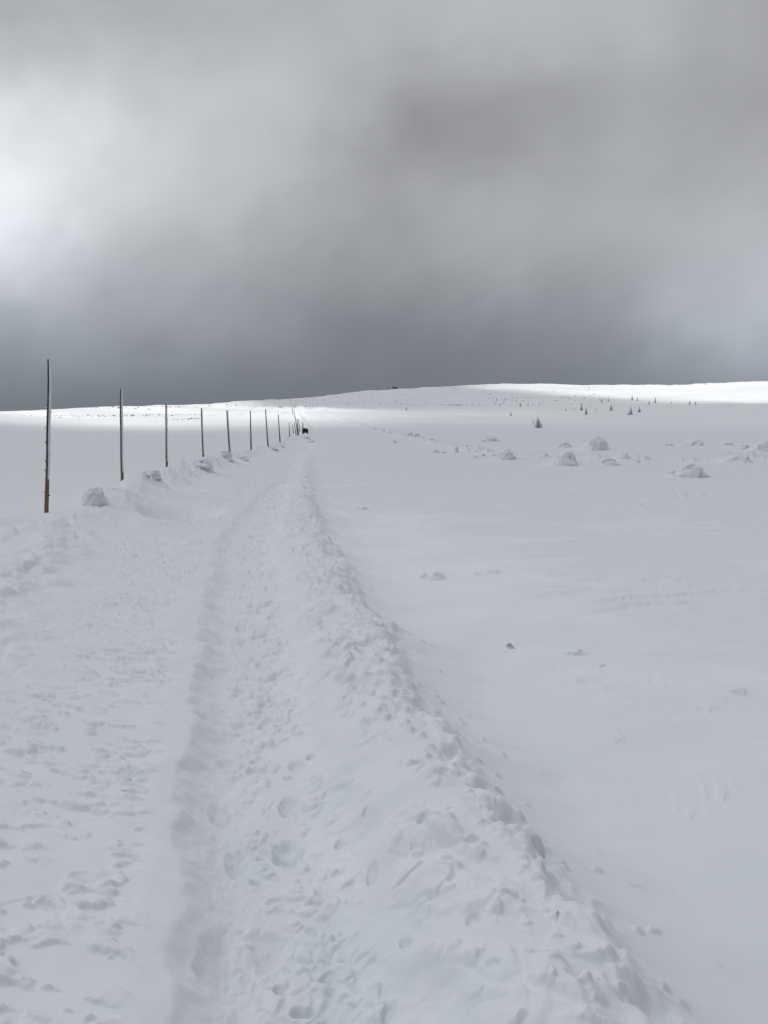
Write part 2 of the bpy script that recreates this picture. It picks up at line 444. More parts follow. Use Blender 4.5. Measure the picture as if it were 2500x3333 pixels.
def wood_mat():
    """Barked upper pole, peeled brown foot."""
    m, t, r = two_tone("pole_wood", (.03, .028, .027), (.115, .105, .098), 18, .35, .68, stretch=(1, 1, .25))
    N, L = t.nodes, t.links
    p = N["Principled BSDF"]
    tc = N.new("ShaderNodeTexCoord"); sx = N.new("ShaderNodeSeparateXYZ"); L.new(tc.outputs["Object"], sx.inputs[0])
    n = N.new("ShaderNodeTexNoise"); n.inputs["Scale"].default_value = 7; L.new(tc.outputs["Object"], n.inputs["Vector"])
    ad = N.new("ShaderNodeMath"); ad.operation = 'MULTIPLY_ADD'; ad.inputs[1].default_value = .5; L.new(n.outputs["Fac"], ad.inputs[0]); L.new(sx.outputs[2], ad.inputs[2])
    mr = N.new("ShaderNodeMapRange"); mr.inputs["From Min"].default_value = .85; mr.inputs["From Max"].default_value = 1.55
    L.new(ad.outputs[0], mr.inputs["Value"])
    n3 = N.new("ShaderNodeTexNoise"); n3.inputs["Scale"].default_value = 30
    mp = N.new("ShaderNodeMapping"); mp.inputs["Scale"].default_value = (1, 1, .1); L.new(tc.outputs["Object"], mp.inputs[0]); L.new(mp.outputs[0], n3.inputs["Vector"])
    r2 = N.new("ShaderNodeValToRGB"); r2.color_ramp.elements[0].color = (.085, .06, .046, 1); r2.color_ramp.elements[1].color = (.21, .15, .115, 1)
    L.new(n3.outputs["Fac"], r2.inputs[0])
    mx = N.new("ShaderNodeMix"); mx.data_type = 'RGBA'
    L.new(mr.outputs[0], mx.inputs[0]); L.new(r2.outputs[0], mx.inputs[6]); L.new(r.outputs[0], mx.inputs[7])
    L.new(mx.outputs[2], p.inputs["Base Color"])
    return m
M_WOOD = wood_mat()
M_WOOD_FAR = two_tone("grey_pole_wood", (.04, .038, .037), (.16, .155, .15), 12, .35, .7, stretch=(1, 1, .3))[0]
M_RIMED_WOOD = two_tone("rimed_pole_wood", (.22, .23, .24), (.55, .57, .6), 9, .35, .65, stretch=(1, 1, .4))[0]
M_STUB = two_tone("branch_stub", (.02, .019, .018), (.06, .05, .045), 40)[0]
M_NEEDLE = two_tone("spruce_needles", (.10, .108, .108), (.62, .63, .64), 6, .40, .60, dist=.02)[0]
M_BARK = two_tone("spruce_bark", (.03, .027, .025), (.09, .08, .075), 8)[0]
M_DARK = two_tone("dark_boards", (.010, .012, .016), (.022, .025, .03), 8, stretch=(6, 6, .6))[0]
M_HUT = two_tone("hut_boards", (.018, .020, .024), (.045, .048, .053), 3, stretch=(3, 3, .4))[0]
M_GLASS = two_tone("window_glass", (.012, .014, .016), (.02, .022, .025), 2, rough=.15)[0]
M_ROCK = two_tone("dark_rock", (.03, .031, .034), (.08, .08, .085), 4, dist=.03)[0]
M_ICE = two_tone("grey_ice", (.30, .31, .32), (.48, .50, .52), 25)[0]
M_TUFT = two_tone("frosted_grass_and_shade", (.14, .13, .12), (.4, .4, .4), 3)[0]

# ------------------------------------------------------------------ helpers
def mesh(name, V, Fc, m, smooth=True):
    me = bpy.data.meshes.new(name)
    V = np.asarray(V, np.float32)
    if isinstance(Fc, np.ndarray):
        n, k = Fc.shape
        me.vertices.add(len(V)); me.vertices.foreach_set("co", V.ravel())
        me.loops.add(n * k); me.loops.foreach_set("vertex_index", Fc.astype(np.int32).ravel())
        me.polygons.add(n); me.polygons.foreach_set("loop_start", np.arange(0, n * k, k, dtype=np.int32))
        me.update(calc_edges=True)
    else:
        me.from_pydata(V.tolist(), [], Fc); me.update()
    if m: me.materials.append(m)
    if smooth: me.shade_smooth()
    return me

def obj(name, me, parent=None, loc=None, label=None, cat=None, group=None, kind=None, rot=None, scale=None):
    o = bpy.data.objects.new(name, me); C.objects.link(o)
    if parent: o.parent = parent
    if loc is not None: o.location = loc
    if rot is not None: o.rotation_euler = rot
    if scale is not None: o.scale = scale
    if label: o["label"] = label
    if cat: o["category"] = cat
    if group: o["group"] = group
    if kind: o["kind"] = kind
    return o

def grid_faces(nr, nc, wrap=False):
    i = np.arange(nr - 1)[:, None]; j = np.arange(nc if wrap else nc - 1)[None]
    j2 = (j + 1) % nc
    a = i * nc + j; b = i * nc + j2; c = (i + 1) * nc + j2; d = (i + 1) * nc + j
    return np.stack([a + 0 * b, b, c, d], -1).reshape(-1, 4)

# ------------------------------------------------------------------ snow ground
vv = np.arange(3520, 1478, -2.6)
ang = np.arctan((vv - 1666.5) / F) + PITCH
r_near = CAM_Z / np.tan(ang)
r_all = np.concatenate([np.linspace(.15, r_near[0] - .05, 14), r_near, np.geomspace(r_near[-1] * 1.0085, 760, 290), np.geomspace(790, 2985, 22)])
az = np.concatenate([np.linspace(-29.5, 29.5, 920), np.linspace(29.5, 330.5, 130)[1:-1]])
az = np.radians(az)
RR, AA = np.meshgrid(r_all, az, indexing='ij')
GX, GY = RR * np.sin(AA), RR * np.cos(AA)
GZ = height(GX, GY)
V = np.stack([GX, GY, GZ], -1).reshape(-1, 3)
Fc = grid_faces(len(r_all), len(az), wrap=True)[:, ::-1]
nV = len(V)
V = np.vstack([V, [[0, 0, GZ[0].mean()]]])
ground = obj("snow_ground", mesh("snow_ground", V, Fc, M_SNOW), kind="structure")
# small cap under the camera
k = len(az)
capf = [(nV - 0, (j + 1) % k, j) for j in range(k)]
import bmesh
bm = bmesh.new(); bm.from_mesh(ground.data); bm.verts.ensure_lookup_table()
for a, b, c in capf:
    bm.faces.new((bm.verts[a], bm.verts[b], bm.verts[c])).smooth = True
bm.to_mesh(ground.data); bm.free()

# ------------------------------------------------------------------ sky: a cloud cover with gaps near the sun
SKY_U = [-900, -380, 0, 150, 300, 600, 900, 1130, 1280, 1430, 1660, 1810, 2035, 2260, 2500, 3200]
SKY_V = [-500, 0, 150, 300, 450, 600, 750, 900, 1000, 1100, 1200, 1300, 1420]
SKY_T = np.array([  # display greys of the cloud cover, rows follow SKY_V
    [195, 188, 185, 184, 184, 185, 186, 186, 186, 186, 186, 186, 184, 180, 176, 174],
    [182, 176, 172, 172, 173, 176, 178, 180, 181, 183, 184, 184, 183, 176, 164, 160],
    [200, 195, 190, 187, 184, 184, 184, 183, 181, 180, 182, 182, 180, 174, 165, 162],
    [232, 226, 218, 212, 205, 197, 192, 177, 162, 158, 157, 160, 168, 164, 160, 160],
    [245, 242, 236, 228, 217, 203, 192, 170, 144, 145, 153, 161, 172, 170, 165, 165],
    [250, 248, 243, 236, 220, 196, 184, 172, 164, 168, 172, 170, 171, 172, 172, 172],
    [250, 246, 238, 226, 206, 186, 172, 160, 159, 164, 174, 171, 174, 178, 182, 180],
    [240, 230, 218, 200, 182, 172, 160, 151, 151, 157, 168, 157, 163, 182, 188, 188],
    [205, 190, 174, 182, 168, 163, 152, 141, 138, 142, 148, 144, 160, 184, 190, 188],
    [175, 166, 160, 162, 153, 150, 142, 133, 129, 131, 134, 134, 146, 174, 180, 177],
    [150, 146, 145, 144, 143, 139, 130, 126, 125, 126, 129, 130, 138, 156, 163, 162],
    [130, 126, 124, 123, 122, 121, 120, 120, 119, 120, 122, 123, 128, 138, 142, 144],
    [122, 119, 118, 118, 118, 118, 118, 118, 118, 118, 119, 120, 123, 128, 132, 134]], float)

def sky_grey(D):
    x, y, z = D[:, 0], D[:, 1], D[:, 2]
    azd = np.degrees(np.arctan2(x, y)); eld = np.degrees(np.arcsin(np.clip(z, -1, 1)))
    # wisps: warp the lookup, then add soft mottling
    ra, rb = azd * .82 + eld * .57, eld * .82 - azd * .57
    wx = azd + .9 * fbm(ra / 4, rb / 4, 5, 90, .55); we = eld + .8 * fbm(ra / 4 + 5, rb / 4, 5, 94, .55) * sstep(.5, 6, eld)
    ca, ce = np.radians(np.clip(wx, -48, 48)), np.radians(np.clip(we, -4, 42))
    dx, dy, dz = np.cos(ce) * np.sin(ca), np.cos(ce) * np.cos(ca), np.sin(ce)
    dep = dy * math.cos(PITCH) - dz * math.sin(PITCH)
    cu = 1250 + F * dx / dep
    cv = 1666.5 - F * (dy * math.sin(PITCH) + dz * math.cos(PITCH)) / dep
    gu = np.arange(SKY_U[0], SKY_U[-1] + 1, 40.0); gv = np.arange(SKY_V[0], SKY_V[-1] + 1, 40.0)
    T = np.array([np.interp(gu, SKY_U, row) for row in SKY_T])
    T = np.array([np.interp(gv, SKY_V, col) for col in T.T]).T
    for ax_, k_ in ((0, 2), (1, 4)):
        ker = np.hanning(2 * k_ + 3)[1:-1]; ker /= ker.sum()
        P_ = np.pad(T, [(k_, k_) if a_ == ax_ else (0, 0) for a_ in (0, 1)], mode='edge')
        T = np.apply_along_axis(lambda m_: np.convolve(m_, ker, 'valid'), ax_, P_)
    fu = np.clip((cu - gu[0]) / 40, 0, len(gu) - 1.001); fv = np.clip((cv - gv[0]) / 40, 0, len(gv) - 1.001)
    iu, iv = fu.astype(int), fv.astype(int); fu, fv = fu - iu, fv - iv
    g = (T[iv, iu] * (1 - fu) + T[iv, iu + 1] * fu) * (1 - fv) + (T[iv + 1, iu] * (1 - fu) + T[iv + 1, iu + 1] * fu) * fv
    lin = (((g / 255) + .055) / 1.055) ** 2.4
    # overhead and behind: unseen cover, shaped bright sunward and dim behind to shade snow
    top = sstep(33, 55, eld)
    back = sstep(42, 75, np.abs(azd)) 
    sd = D @ S
    gen = (.12 + .40 * sstep(0, 32, eld)) * (.57 + 1.60 * sstep(-.5, .95, sd)) 
    f = np.maximum(top, back)
    lin = lin * (1 - f) + gen * f
    lin = lin * (1 + (.04 * fbm(ra / 5, rb / 5, 5, 98, .55) + .015 * fbm(ra / 2, rb / 1.6, 3, 99)) * sstep(0, 8, eld))
    return lin

def opening(gx, gy):
    """How far the cloud lets the sun through to ground point (gx, gy)."""
    r = np.hypot(gx, gy); u = 1250 + F * gx / np.maximum(gy, 1)
    n = fbm(gx / 45, gy / 22, 3, 101)
    rn = r * (1 + .05 * n)
    # long band across the left slope
    lo = np.interp(u, [-800, 0, 160, 400, 1000, 1300], [232, 206, 190, 148, 178, 205])
    hi = np.interp(u, [-800, 600, 760, 900, 1000, 1300], [900, 900, 372, 333, 335, 305])
    a = sstep(lo - 16, lo + 34, rn) * (.55 + .45 * sstep(lo + 15, lo + 80, rn)) * (1 - sstep(hi - 25, hi + 40, rn))
    a = a * np.interp(u, [-900, 0, 900, 1050, 1200, 1400, 1700, 1850], [.9, 1, 1, .85, .45, .26, .16, .0]) * (1 - .5 * sstep(.0, .5, fbm(gx / 42, gy / 13, 3, 104)))
    # the right-hand crest
    lo = np.interp(u, [1400, 1500, 1700, 1800, 2000, 2200, 2900], [600, 566, 510, 488, 436, 380, 346])
    b = (1 - .3 * sstep(.0, .5, fbm(gx / 50, gy / 16, 3, 105))) * sstep(lo - 14, lo + 30, rn) * np.interp(u, [1380, 1520, 1700, 1850], [0, .35, .8, 1])
    # weak veil of light on the middle ground
    c = .07 * sstep(120, 230, rn) * (1 - sstep(430, 520, rn)) * sstep(1300, 1800, u)
    o = np.clip(a + b + c, 0, 1)
    return o * (gy > 60) * (r < 1100)

SKY_R = 3000.0
se, sa_ = math.degrees(SUN_EL), math.degrees(SUN_AZ)
azs = np.unique(np.round(np.concatenate([np.arange(-180, 180, 1.0), np.arange(sa_ - 9, sa_ + 22, .085)]), 4))
els = np.unique(np.round(np.concatenate([np.arange(-8, 90, .6), np.arange(se - 16, se + 4, .085), [89.7]]), 4))
E, A = np.meshgrid(np.radians(els), np.radians(azs), indexing='ij')
D = np.stack([np.cos(E) * np.sin(A), np.cos(E) * np.cos(A), np.sin(E)], -1).reshape(-1, 3)
SV = D * SKY_R
hz = np.zeros(len(SV))
for _ in range(4):
    gx = SV[:, 0] - S[0] * (SV[:, 2] - hz) / S[2]; gy = SV[:, 1] - S[1] * (SV[:, 2] - hz) / S[2]
    ok = (np.hypot(gx, gy) < 1300)
    hz = np.where(ok, hill(np.where(ok, gx, 0), np.where(ok, gy, 0)), 0)
op = np.where(ok, opening(gx, gy), 0)
sme = mesh("sky", SV, grid_faces(len(els), len(azs), wrap=True), None)
lin = sky_grey(D)
_el = np.degrees(np.arcsin(D[:, 2])); _q = sstep(0, 16, _el)
tint = np.stack([lin * (.90 + .075 * _q), lin * 1.0, lin * (1.13 - .085 * _q), np.ones_like(lin)], -1)
att = sme.color_attributes.new("cloud", 'FLOAT_COLOR', 'POINT'); att.data.foreach_set("color", tint.astype(np.float32).ravel())
att = sme.attributes.new("gap", 'FLOAT', 'POINT'); att.data.foreach_set("value", op.astype(np.float32))
m = bpy.data.materials.new("cloud_cover"); m.use_nodes = True
t = m.node_tree; t.nodes.clear()
out = t.nodes.new("ShaderNodeOutputMaterial"); em = t.nodes.new("ShaderNodeEmission"); tr = t.nodes.new("ShaderNodeBsdfTransparent"); mx = t.nodes.new("ShaderNodeMixShader")
a1 = t.nodes.new("ShaderNodeAttribute"); a1.attribute_name = "cloud"
a2 = t.nodes.new("ShaderNodeAttribute"); a2.attribute_name = "gap"
t.links.new(a1.outputs["Color"], em.inputs[0]); t.links.new(a2.outputs["Fac"], mx.inputs[0])
t.links.new(em.outputs[0], mx.inputs[1]); t.links.new(tr.outputs[0], mx.inputs[2]); t.links.new(mx.outputs[0], out.inputs[0])
m.cycles.emission_sampling = 'NONE'
sme.materials.append(m)
obj("sky", sme, kind="structure")

# ------------------------------------------------------------------ marker poles
def tube(pts, rad, n=10, jit=0, seed=0):
    rr = random.Random(seed)
    V, Fq = [], []
    for i, (p, r) in enumerate(zip(pts, rad)):
        for j in range(n):
            a = 2 * math.pi * j / n
            q = r * (1 + jit * (rr.random() - .5))
            V.append((p[0] + q * math.cos(a), p[1] + q * math.sin(a), p[2]))
    for i in range(len(pts) - 1):
        for j in range(n):
            Fq.append((i * n + j, i * n + (j + 1) % n, (i + 1) * n + (j + 1) % n, (i + 1) * n + j))
    Fq.append(tuple(range(n - 1, -1, -1))); Fq.append(tuple((len(pts) - 1) * n + j for j in range(n)))
    return V, Fq

def pole(ub, vb, ut, vt, label, dist=None, wpx=None, seed=0, detail=0, material=None, H=3.1, bend=.012):
    size = vb - vt
    if dist is None: dist = H * F / size
    base = at(ub, vb)
    # stand it at the distance its size asks for, on the real ground there
    x = (ub - 1250) / F * dist
    y = dist
    z = float(height(np.array([x]), np.array([y]))[0])
    for _ in range(3):
        dep = y * math.cos(PITCH) - (z - CAM_Z) * math.sin(PITCH)
        x = (ub - 1250) / F * dep
        z = float(height(np.array([x]), np.array([y]))[0])
    dep = y * math.cos(PITCH) - (z - CAM_Z) * math.sin(PITCH)
    # top at the same depth
    a = (ut - 1250) / F; b = -(vt - 1666.5) / F
    dy = math.cos(PITCH) + b * math.sin(PITCH); dz = -math.sin(PITCH) + b * math.cos(PITCH)
    tt = y / dy
    top = Vector((a * tt, y, CAM_Z + dz * tt)); bot = Vector((x, y, z))
    L = (top - bot).length
    e = obj("marker_pole", None, loc=bot, label=label, cat="marker pole", group="snow marker poles along the road")
    ax = (top - bot).normalized()
    rad = (wpx or max(4.2, size * .024)) * dist / F / 2
    rr = random.Random(seed + 5)
    n = 46 if detail > 1 else (24 if detail else 9)
    pts, rads = [], []
    ph = rr.uniform(0, 6)
    lx = ax.x / ax.z; ly = ax.y / ax.z
    for i in range(n):
        s = -.5 + (L + .5) * i / (n - 1)
        q = max(s, 0) / L
        bx = bend * L * (.6 * math.sin(q * 4.2 + ph) + .25 * math.sin(q * 11 + ph)) * (1 - .0 * q) - bend * L * .6 * math.sin(ph) * (1 - q)
        pts.append((lx * s + bx, ly * s + bx * .4, s))
        rads.append(rad * (1.12 - .52 * q) * (1 + .05 * rr.uniform(-1, 1)))
    V, Fq = tube(pts, rads, 12 if detail else 7, .07, seed)
    obj("shaft", mesh("shaft", V, Fq, material or (M_WOOD if detail else M_WOOD_FAR), True), e)
    def cen(s):
        f_ = (s + .5) / (L + .5) * (n - 1); i = min(int(f_), n - 2); f_ -= i
        return [pts[i][k] * (1 - f_) + pts[i + 1][k] * f_ for k in range(3)], rads[i] * (1 - f_) + rads[i + 1] * f_
    if detail:
        # rime grown on the right-hand (weather) side
        V, Fq = [], []
        m_ = 90 if detail > 1 else 50
        s0 = .22 * L if detail > 1 else .1 * L
        for i in range(m_):
            s = s0 + (L - s0 + .01) * i / (m_ - 1)
            c, r = cen(min(s, L)); q = i / (m_ - 1)
            th = (.05 + 1.05 * q ** .7) * r * (.55 + .75 * rr.random())
            for j in range(7):
                a_ = -1.0 + j * 1.9 / 6
                w_ = r * 1.01 + th * max(0, math.cos((a_ + .05) * 1.35))
                V.append((c[0] + w_ * math.cos(a_), c[1] + w_ * math.sin(a_), s))
        for i in range(m_ - 1):
            for j in range(6):
                Fq.append((i * 7 + j, i * 7 + j + 1, (i + 1) * 7 + j + 1, (i + 1) * 7 + j))
        for j in range(1):
            pass
        obj("rime", mesh("rime", V, Fq, M_RIME, True), e)
        for k_ in range(15 if detail > 1 else 6):
            s = L * (.07 + .9 * (k_ + rr.random() * .7) / (15 if detail > 1 else 6)); c, r = cen(s)
            for side in ((-1, 1) if rr.random() < .5 else (rr.choice((-1, 1)),)):
                ln = r * rr.uniform(.3, .75); rb = r * rr.uniform(.18, .3); a_ = rr.uniform(-.5, .5)
                dx, dy_ = side * math.cos(a_), math.sin(a_)
                V, Fq = [], []
                for t_, rr_ in ((.7 * r, rb * 1.25), (r + ln * .5, rb), (r + ln, rb * .8)):
                    for j in range(6):
                        b_ = 2 * math.pi * j / 6
                        V.append((c[0] + dx * t_ - dy_ * rr_ * math.cos(b_), c[1] + dy_ * t_ + dx * rr_ * math.cos(b_), s + rr_ * math.sin(b_) + t_ * .25))
                for i in range(2):
                    for j in range(6): Fq.append((i * 6 + j, i * 6 + (j + 1) % 6, (i + 1) * 6 + (j + 1) % 6, (i + 1) * 6 + j))
                Fq.append(tuple(12 + j for j in range(6)))
                obj("branch_stub", mesh("branch_stub", V, Fq, M_STUB), e)
        if detail > 1:                                       # little flags of hoar frost
            for s_, ln, sd in ((.555, .055, -1), (.552, .05, 1), (.66, .045, 1), (.645, .035, 1), (.735, .05, 1), (.69, .03, -1)):
                s = L * s_; c, r = cen(s)
                V, Fq = [], []
                for q in range(7):
                    t_ = r * .8 + (ln + r * .2) * q / 6; k2 = .011 * (1 - q / 7) * rr.uniform(.5, 1.4) + .002
                    for j in range(5):
                        b_ = 2 * math.pi * j / 5
                        V.append((c[0] + sd * t_, c[1] + k2 * math.cos(b_), s + k2 * 1.6 * math.sin(b_) + .004 * rr.uniform(-1, 1)))
                for q in range(6):
                    for j in range(5): Fq.append((q * 5 + j, q * 5 + (j + 1) % 5, (q + 1) * 5 + (j + 1) % 5, (q + 1) * 5 + j))
                Fq.append(tuple(30 + j for j in range(5)))
                obj("frost_feather", mesh("frost_feather", V, Fq, M_RIME), e)
    return e

pole(152, 1675, 157, 1170, "nearest and tallest wooden marker pole, brown at its foot, rime on its right side", seed=1, detail=2, wpx=12.5, bend=.006)
pole(398, 1572, 394, 1265, "second marker pole, dark and straight, just behind the big snow block", seed=2, detail=1, wpx=9.2, bend=.005)
pole(543, 1536, 541, 1311, "third marker pole from the left, slim, its top level with the skyline", seed=3, detail=1, wpx=7, bend=.004)
pole(663, 1483, 655, 1329, "fourth marker pole, leaning left, standing in the top of the large berm mound", seed=4, detail=1, wpx=6, dist=49, bend=.004)
pole(750, 1486, 738, 1336, "fifth marker pole, thick and leaning left most of the near ones", seed=5, detail=1, wpx=6.4, dist=54, bend=.004)
pole(818, 1467, 815, 1337, "sixth marker pole from the left, thin and upright", seed=6, wpx=4.8, dist=64, bend=.003)
pole(873, 1452, 864, 1331, "seventh marker pole, thin, leaning left, taller than its right neighbour", seed=7, wpx=4.6, dist=70, bend=.003)
pole(912, 1450, 906, 1349, "eighth marker pole, last before the gap in front of the crowded far poles", seed=8, wpx=4.2, dist=80, bend=.003)
pole(943, 1447, 941, 1376, "first short pole of the crowded far group beside the bend", seed=9, wpx=2.8, bend=.002)
pole(955, 1441, 952, 1382, "second pole of the crowded far group, the shortest of it", seed=10, wpx=2.6, bend=.002)
pole(964, 1440, 958, 1374, "third pole of the crowded far group, leaning a little left", seed=11, wpx=2.6, bend=.002)
pole(970, 1426, 961, 1357, "tall dark pole leaning left across its neighbour in the far group", seed=12, wpx=3.4, bend=.002)
pole(971.5, 1433, 968, 1363, "thick dark pole crossing the leaning one in the far group", seed=13, wpx=3.6, bend=.002)
pole(976, 1418, 972, 1363, "thin pole standing just right of the crossed pair of far poles", seed=14, wpx=2.2, dist=148, bend=.002)
pole(985, 1426, 983, 1371, "thin pole at the left edge of the dark board by the bend", seed=15, wpx=2.2, dist=126, bend=.002)
pole(986, 1412, 988, 1376, "short pole rising straight behind the dark board", seed=16, wpx=2.0, dist=150, bend=.002)
pole(952, 1343, 950, 1313, "frosted white pole farthest left on the sunlit slope", seed=17, wpx=1.8, dist=285, material=M_RIMED_WOOD, bend=.002)
pole(954, 1350, 954, 1322, "frosted pole with a dark foot beside the sunlit road bend", seed=18, wpx=1.8, dist=262, material=M_RIMED_WOOD, bend=.002)
pole(958, 1362, 959, 1332, "frosted pole lowest on the slope where the road turns", seed=19, wpx=2.2, dist=245, material=M_RIMED_WOOD, bend=.002)
pole(963, 1331, 963, 1306, "frosted pole farthest up the road against the grey hill", seed=20, wpx=2.0, dist=330, material=M_RIMED_WOOD, bend=.002)
pole(1735, 1390, 1737, 1364, "lone thin stake left of the largest snowy spruce", seed=21, wpx=1.8, dist=208, bend=.001)

# ------------------------------------------------------------------ dark gabled board by the bend
def board():
    dist = 122.0
    x = (995 - 1250) / F * dist; z = float(height(np.array([x]), np.array([dist]))[0])
    e = obj("notice_board", None, loc=(x, dist, z), rot=(0, 0, R_(10)), label="small black gabled notice board on posts at the road bend among the far poles", cat="notice board")
    wd, ztop = .42, CAM_Z - z + (1405 - 1394) / F * dist
    zlow = ztop - .78
    th = .06
    P = [(-wd, zlow), (wd, zlow), (wd, ztop - .14), (-.05, ztop), (-wd, ztop - .12)]
    V = [(a, -th, b) for a, b in P] + [(a, th, b) for a, b in P]
    n = 5
    Fq = [tuple(range(n)), tuple(range(2 * n - 1, n - 1, -1))] + [(i, i + n, (i + 1) % n + n, (i + 1) % n) for i in range(n)]
    obj("panel", mesh("panel", V, Fq, M_DARK, False), e)
    for sx in (-1, 1):
        V, Fq = tube([(sx * (wd - .05), .1, s) for s in (-.4, 0, zlow + .5)], [.035] * 3, 8)
        obj("post", mesh("post", V, Fq, M_DARK), e)
    for sx, (x0, z0) in ((-1, P[4]), (1, P[2])):               # roof boards
        x1, z1 = -.05, ztop
        q = [(x0 + sx * .04, z0 - .01), (x1, z1 + .005), (x1, z1 + .035), (x0 + sx * .04, z0 + .02)]
        V = [(a, -.12, b) for a, b in q] + [(a, .12, b) for a, b in q]
        obj("roof_board", mesh("roof_board", V, [(0, 1, 2, 3), (7, 6, 5, 4), (0, 4, 5, 1), (1, 5, 6, 2), (2, 6, 7, 3), (3, 7, 4, 0)], M_DARK, False), e)
board()

# ------------------------------------------------------------------ snow chunks and mounds
def lump_mesh(seed, sub=4, rough=.32, flat=1.0, crag=.12):
    bm = bmesh.new(); bmesh.ops.create_icosphere(bm, subdivisions=sub, radius=1)
    P = np.array([v.co[:] for v in bm.verts])
    o = seed * 13.7
    n = fbm(P[:, 0] * 1.3 + o, P[:, 1] * 1.3 + P[:, 2] * 1.7, 3, seed) * .6 + fbm(P[:, 2] * 2 + o, P[:, 0] * 2 - P[:, 1] * 1.3, 3, seed + 3) * .4
    f1, f2, i = cells(P[:, 0] * 2.1 + o + P[:, 1], P[:, 2] * 2.3 + P[:, 1] * .8, seed + 7)
    s = 1 + rough * n + crag * (i - .5) * sstep(0, .3, f2 - f1)
    P = P * s[:, None]
    top = P[:, 2].max()
    P[:, 2] = np.where(P[:, 2] > .55, .55 + (P[:, 2] - .55) * .6, P[:, 2])
    P[:, 2] = P[:, 2] / P[:, 2].max()
    # spread the foot like a drift, more to the right (lee)
    foot = sstep(.45, -.1, P[:, 2])
    P[:, 0] *= 1 + .28 * foot + .18 * foot * (P[:, 0] > 0)
    P[:, 1] *= 1 + .25 * foot
    h_ = np.hypot(P[:, 0], P[:, 1]) + 1e-6                 # skirt running down into the snow
    want = np.maximum(h_, .98 + .55 * np.maximum(-P[:, 2], 0))
    k_ = np.where(P[:, 2] < .08, 1 + (want / h_ - 1) * sstep(.08, -.12, P[:, 2]) * (h_ > .25), 1)
    P[:, 0] *= k_; P[:, 1] *= k_
    for v, p in zip(bm.verts, P): v.co = p
    me = bpy.data.meshes.new("snow_mound"); bm.to_mesh(me); bm.free()
    me.materials.append(M_SNOW); me.shade_smooth()
    return me
LUMPS = [lump_mesh(i, 4, .34, crag=.18) for i in range(6)]
SMALL = [lump_mesh(20 + i, 3, .4, crag=.3) for i in range(3)]

def lump(u, v, wpx, hpx, label, i, group=None, name="snow_mound", cat="snow mound", rot=None, big=True, m=None, deep=.9, flat=1.0, y=None):
    if name == "snow_block" and 400 < u < 1000: hpx *= .85
    x, yy_, z = at(u, v)
    d = math.hypot(x, yy_)
    sx = wpx * d / F / 2; sz = hpx * d / F
    me = (LUMPS if big else SMALL)[i % (6 if big else 3)]
    o = obj(name, me, loc=(x, yy_ + sx * deep * .6, float(height(np.array([x]), np.array([yy_ + sx * deep * .6]))[0]) - sz * (.22 if name == "snow_block" and u < 1000 else .12)), rot=(0, 0, rot if rot is not None else (i * 2.4) % 6.28),
            label=label, cat=cat, group=group, scale=(sx * .92, sx * deep * .92, sz * (1.12 if name != 'snow_chunk' else .85)))
    if m:
        o.data = me.copy(); o.data.materials.clear(); o.data.materials.append(m)
    return o
GM = "snow mounds thrown up along the far edge of the clearing"
for k, (u, v, w_, h_, lb) in enumerate(mounds):
    lump(u, v, w_, h_, lb, k, GM)
GB = "snow blocks along the right-hand bank where the road leaves"
for k, (u, v, w_, h_, lb) in enumerate([
 (1485, 1474, 20, 20, "upright snow block midway along the right bank"),
 (1420, 1475, 22, 11, "low snow block just left of the upright one"),
 (1443, 1476, 20, 9, "flat snow block touching the upright one's left side"),
 (1528, 1470, 12, 8, "small snow block just right of the upright one"),
 (1551, 1472, 20, 9, "flat snow block second right of the upright one"),
 (1572, 1485, 20, 11, "round snow block left of the mound row"),
 (1549, 1491, 22, 8, "lowest flat snow block of the right bank"),
 (1606, 1485, 18, 9, "snow block touching the left end of the mound row"),
 (1403, 1431, 20, 8, "snow block at the end of the crest of the right bank"),
 (1355, 1420, 28, 11, "pointed snow slab on the crest of the right bank"),
 (1333, 1417, 24, 9, "wide snow slab left of the pointed one on the bank crest"),
 (1284, 1442, 18, 11, "single snow block inside the right bank, on the road"),
 (1268, 1410, 14, 6, "snow block on the far part of the bank crest"),
 (1245, 1405, 18, 8, "larger snow block on the far part of the bank crest"),
 (1222, 1400, 10, 6, "farthest small snow block on the bank crest")]):
    lump(u, v, w_, h_, lb, k + 2, GB, "snow_block", "snow block")
GL = "snow blocks on the left-hand bank below the poles"
for k, (u, v, w_, h_, lb) in enumerate([
 (300, 1642, 84, 50, "large grey snow block leaning on the left bank between the first two poles"),
 (648, 1512, 76, 28, "large snow mound on the left bank at the foot of the fourth pole"),
 (733, 1492, 34, 16, "peaked snow lump on the left bank at the foot of the fifth pole"),
 (785, 1497, 40, 12, "low snow lump right of the fifth pole on the bank"),
 (885, 1462, 34, 12, "snow lump below the seventh pole on the bank"),
 (918, 1455, 18, 9, "small snow lump below the eighth pole on the bank"),
 (500, 1560, 36, 16, "snow lump on the left bank left of the third pole"),
 (996, 1430, 30, 14, "snow heap in front of the dark board at the bend"),
 (1010, 1440, 26, 9, "low snow heap below the one before the dark board")]):
    lump(u, v, w_, h_, lb, k + 1, GL, "snow_block", "snow block")
GC = "loose snow chunks lying on the smooth snow at right"
